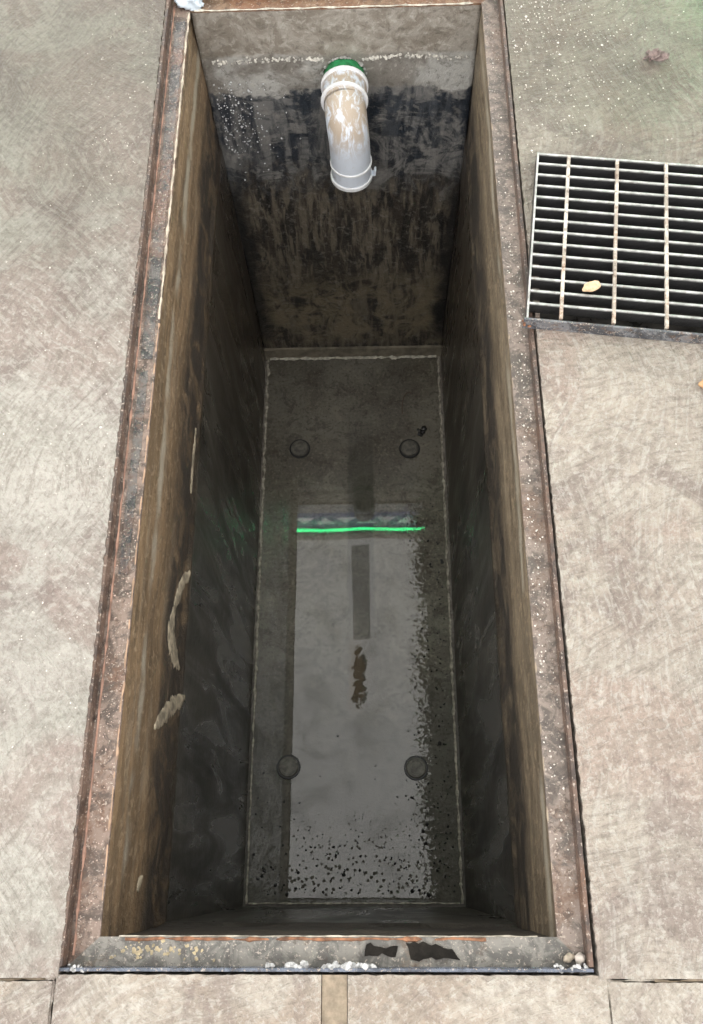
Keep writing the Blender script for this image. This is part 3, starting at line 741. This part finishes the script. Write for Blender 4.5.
# curved wire scrap
V = []
bm = bmesh.new()
pts = [(.135 + .028 * math.cos(t) , 1.68 + .075 * math.sin(t), ZB + .005) for t in [1.2 + k * .13 for k in range(18)]]
for a, b in zip(pts, pts[1:]):
    d = Vector(b) - Vector(a); r = bmesh.ops.create_cone(bm, cap_ends=True, segments=6, radius1=.0022, radius2=.0022, depth=d.length * 1.1)
    mm = Matrix.Translation((Vector(a) + Vector(b)) / 2) @ d.to_track_quat('Z', 'Y').to_matrix().to_4x4()
    bmesh.ops.transform(bm, matrix=mm, verts=r['verts'])
tag(frm(bm, 'bent_wire', plain('rusty wire', (.10, .07, .05), .7, var=.3)), 'short bent rusty wire on the pit bottom', 'wire')

# ------------------------------------------------------------------ the bay overhead (seen mirrored in the water)
ZC = 3.17
cwhite = plain('ceiling paint', (.62, .62, .60), .7, var=.05, scale=4, bump=.0)
ceiling = boxo('ceiling', (-3.4, 3.4, -.75, 4.2, ZC + .09, ZC + .19), cwhite); tag(ceiling, 'white ceiling of the bay above the pit', 'ceiling', kind='structure')
steelp = plain('grey painted steel', (.22, .22, .22), .5, var=.1)
for i, (x, y) in enumerate(((-3.2, -.6), (3.2, -.6), (-3.2, 4.0), (3.2, 4.0))):
    nm = ('near left', 'near right', 'far left', 'far right')[i]
    c_ = boxo('roof_column', (-.08, .08, -.08, .08, 0, ZC + .09), steelp, None, .006, loc=(x, y, 0))
    tag(c_, 'grey steel roof column at a corner of the bay', 'column', 'roof columns at the bay corners')
em = bpy.data.materials.new('backlit ceiling diffuser'); em.use_nodes = True; em.node_tree.nodes.clear()
eo = em.node_tree.nodes.new('ShaderNodeOutputMaterial'); ee = em.node_tree.nodes.new('ShaderNodeEmission')
ee.inputs[0].default_value = (1.0, .985, .95, 1); ee.inputs[1].default_value = PANEL_L; em.node_tree.links.new(ee.outputs[0], eo.inputs[0])
panel_w = 1.42
for i in range(2):
    y0 = -.62 + i * 1.78
    p = empty('ceiling_light', (-.10, y0 + .89, ZC)); tag(p, ('plain backlit ceiling light panel next to the open sky', 'backlit ceiling light panel with a steel beam beneath it')[i], 'light', 'backlit panels over the pit')
    boxo('diffuser', (-panel_w, panel_w, -.889, .889, .002, .02), em, p)
    boxo('housing', (-panel_w - .02, panel_w + .02, -.889, .889, .021, .088), steelp, p)
beam = boxo('steel_beam', (-.08, .08, -.44, .44, -.05, 0), plain('pale beam paint', (.5, .5, .5), .6, var=.1), None, .004, loc=(-.14, 2.42, ZC)); tag(beam, 'short grey steel beam under the ceiling light panel', 'beam')
trim = boxo('trim_1', (-3.0, 3.0, 2.94, 2.99, ZC + .0, ZC + .09), plain('cream trim', (.75, .72, .62), .5, var=.05)); tag(trim, 'cream ceiling trim beside the green light strip', 'trim', kind='structure')
gm = bpy.data.materials.new('green light diffuser'); gm.use_nodes = True; gm.node_tree.nodes.clear()
go = gm.node_tree.nodes.new('ShaderNodeOutputMaterial'); ge = gm.node_tree.nodes.new('ShaderNodeEmission')
ge.inputs[0].default_value = (.04, 1.0, .30, 1); ge.inputs[1].default_value = 20; gm.node_tree.links.new(ge.outputs[0], go.inputs[0])
led = empty('light_strip', (0, 3.06, ZC + .06)); tag(led, 'long green light strip along the patterned board', 'light')
boxo('diffuser', (-2.6, 2.6, -.011, .011, -.006, .006), gm, led); boxo('channel', (-2.62, 2.62, -.022, .022, .007, .03), steelp, led)
board = empty('patterned_board', (0, 3.10, ZC + .09)); tag(board, 'dark blue board with white triangles above the green light strip', 'sign')
def glow(name, col, k):
    m = bpy.data.materials.new(name); m.use_nodes = True; p = m.node_tree.nodes['Principled BSDF']
    p.inputs['Base Color'].default_value = (*col, 1); p.inputs['Emission Color'].default_value = (*col, 1); p.inputs['Emission Strength'].default_value = k
    return m
boxo('panel', (-2.8, 2.8, 0, .03, -.27, 0), glow('backlit blue', (.10, .13, .24), 2.5), board)
wm = glow('backlit white', (.8, .8, .84), 2.2)
triV = [(-.09, -.004, -.23), (.09, -.004, -.23), (0, -.004, -.09), (-.09, .001, -.23), (.09, .001, -.23), (0, .001, -.09)]
triF = [(0, 1, 2), (3, 4, 5), (0, 1, 4, 3), (1, 2, 5, 4), (2, 0, 3, 5)]
t0 = mk('triangle', triV, triF, wm, board); t0.location = (-1.8, 0, 0)
for k in range(1, 20):
    t_ = t0.copy(); C.objects.link(t_); t_.parent = board; t_.location = (-1.8 + k * .19, 0, 0 if k % 2 == 0 else -.32)
    if k % 2: t_.scale = (1, 1, -1)
# green marker lamps standing on the paving
def marker(x, y, lab, power, hz=.13):
    r = empty('marker_lamp', (x, y, 0)); tag(r, lab, 'lamp')
    boxo('base', (-.06, .06, -.06, .06, 0, .012), steelp, r, .002)
    boxo('post', (-.02, .02, -.02, .02, .012, hz + .01), steelp, r, .002)
    boxo('hood', (-.05, .05, -.05, .05, hz + .01, hz + .07), steelp, r, .004)
    g2 = gm.copy(); g2.node_tree.nodes['Emission'].inputs[1].default_value = power
    boxo('lens', (-.04, .04, -.04, .04, hz - .004, hz + .009), g2, r)
marker(.90, 1.96, 'green marker lamp on a low post beside the grate', 60)
marker(-1.30, 1.62, 'green marker lamp on a low post beside the ochre stained wall side of the pit', 24, .30)
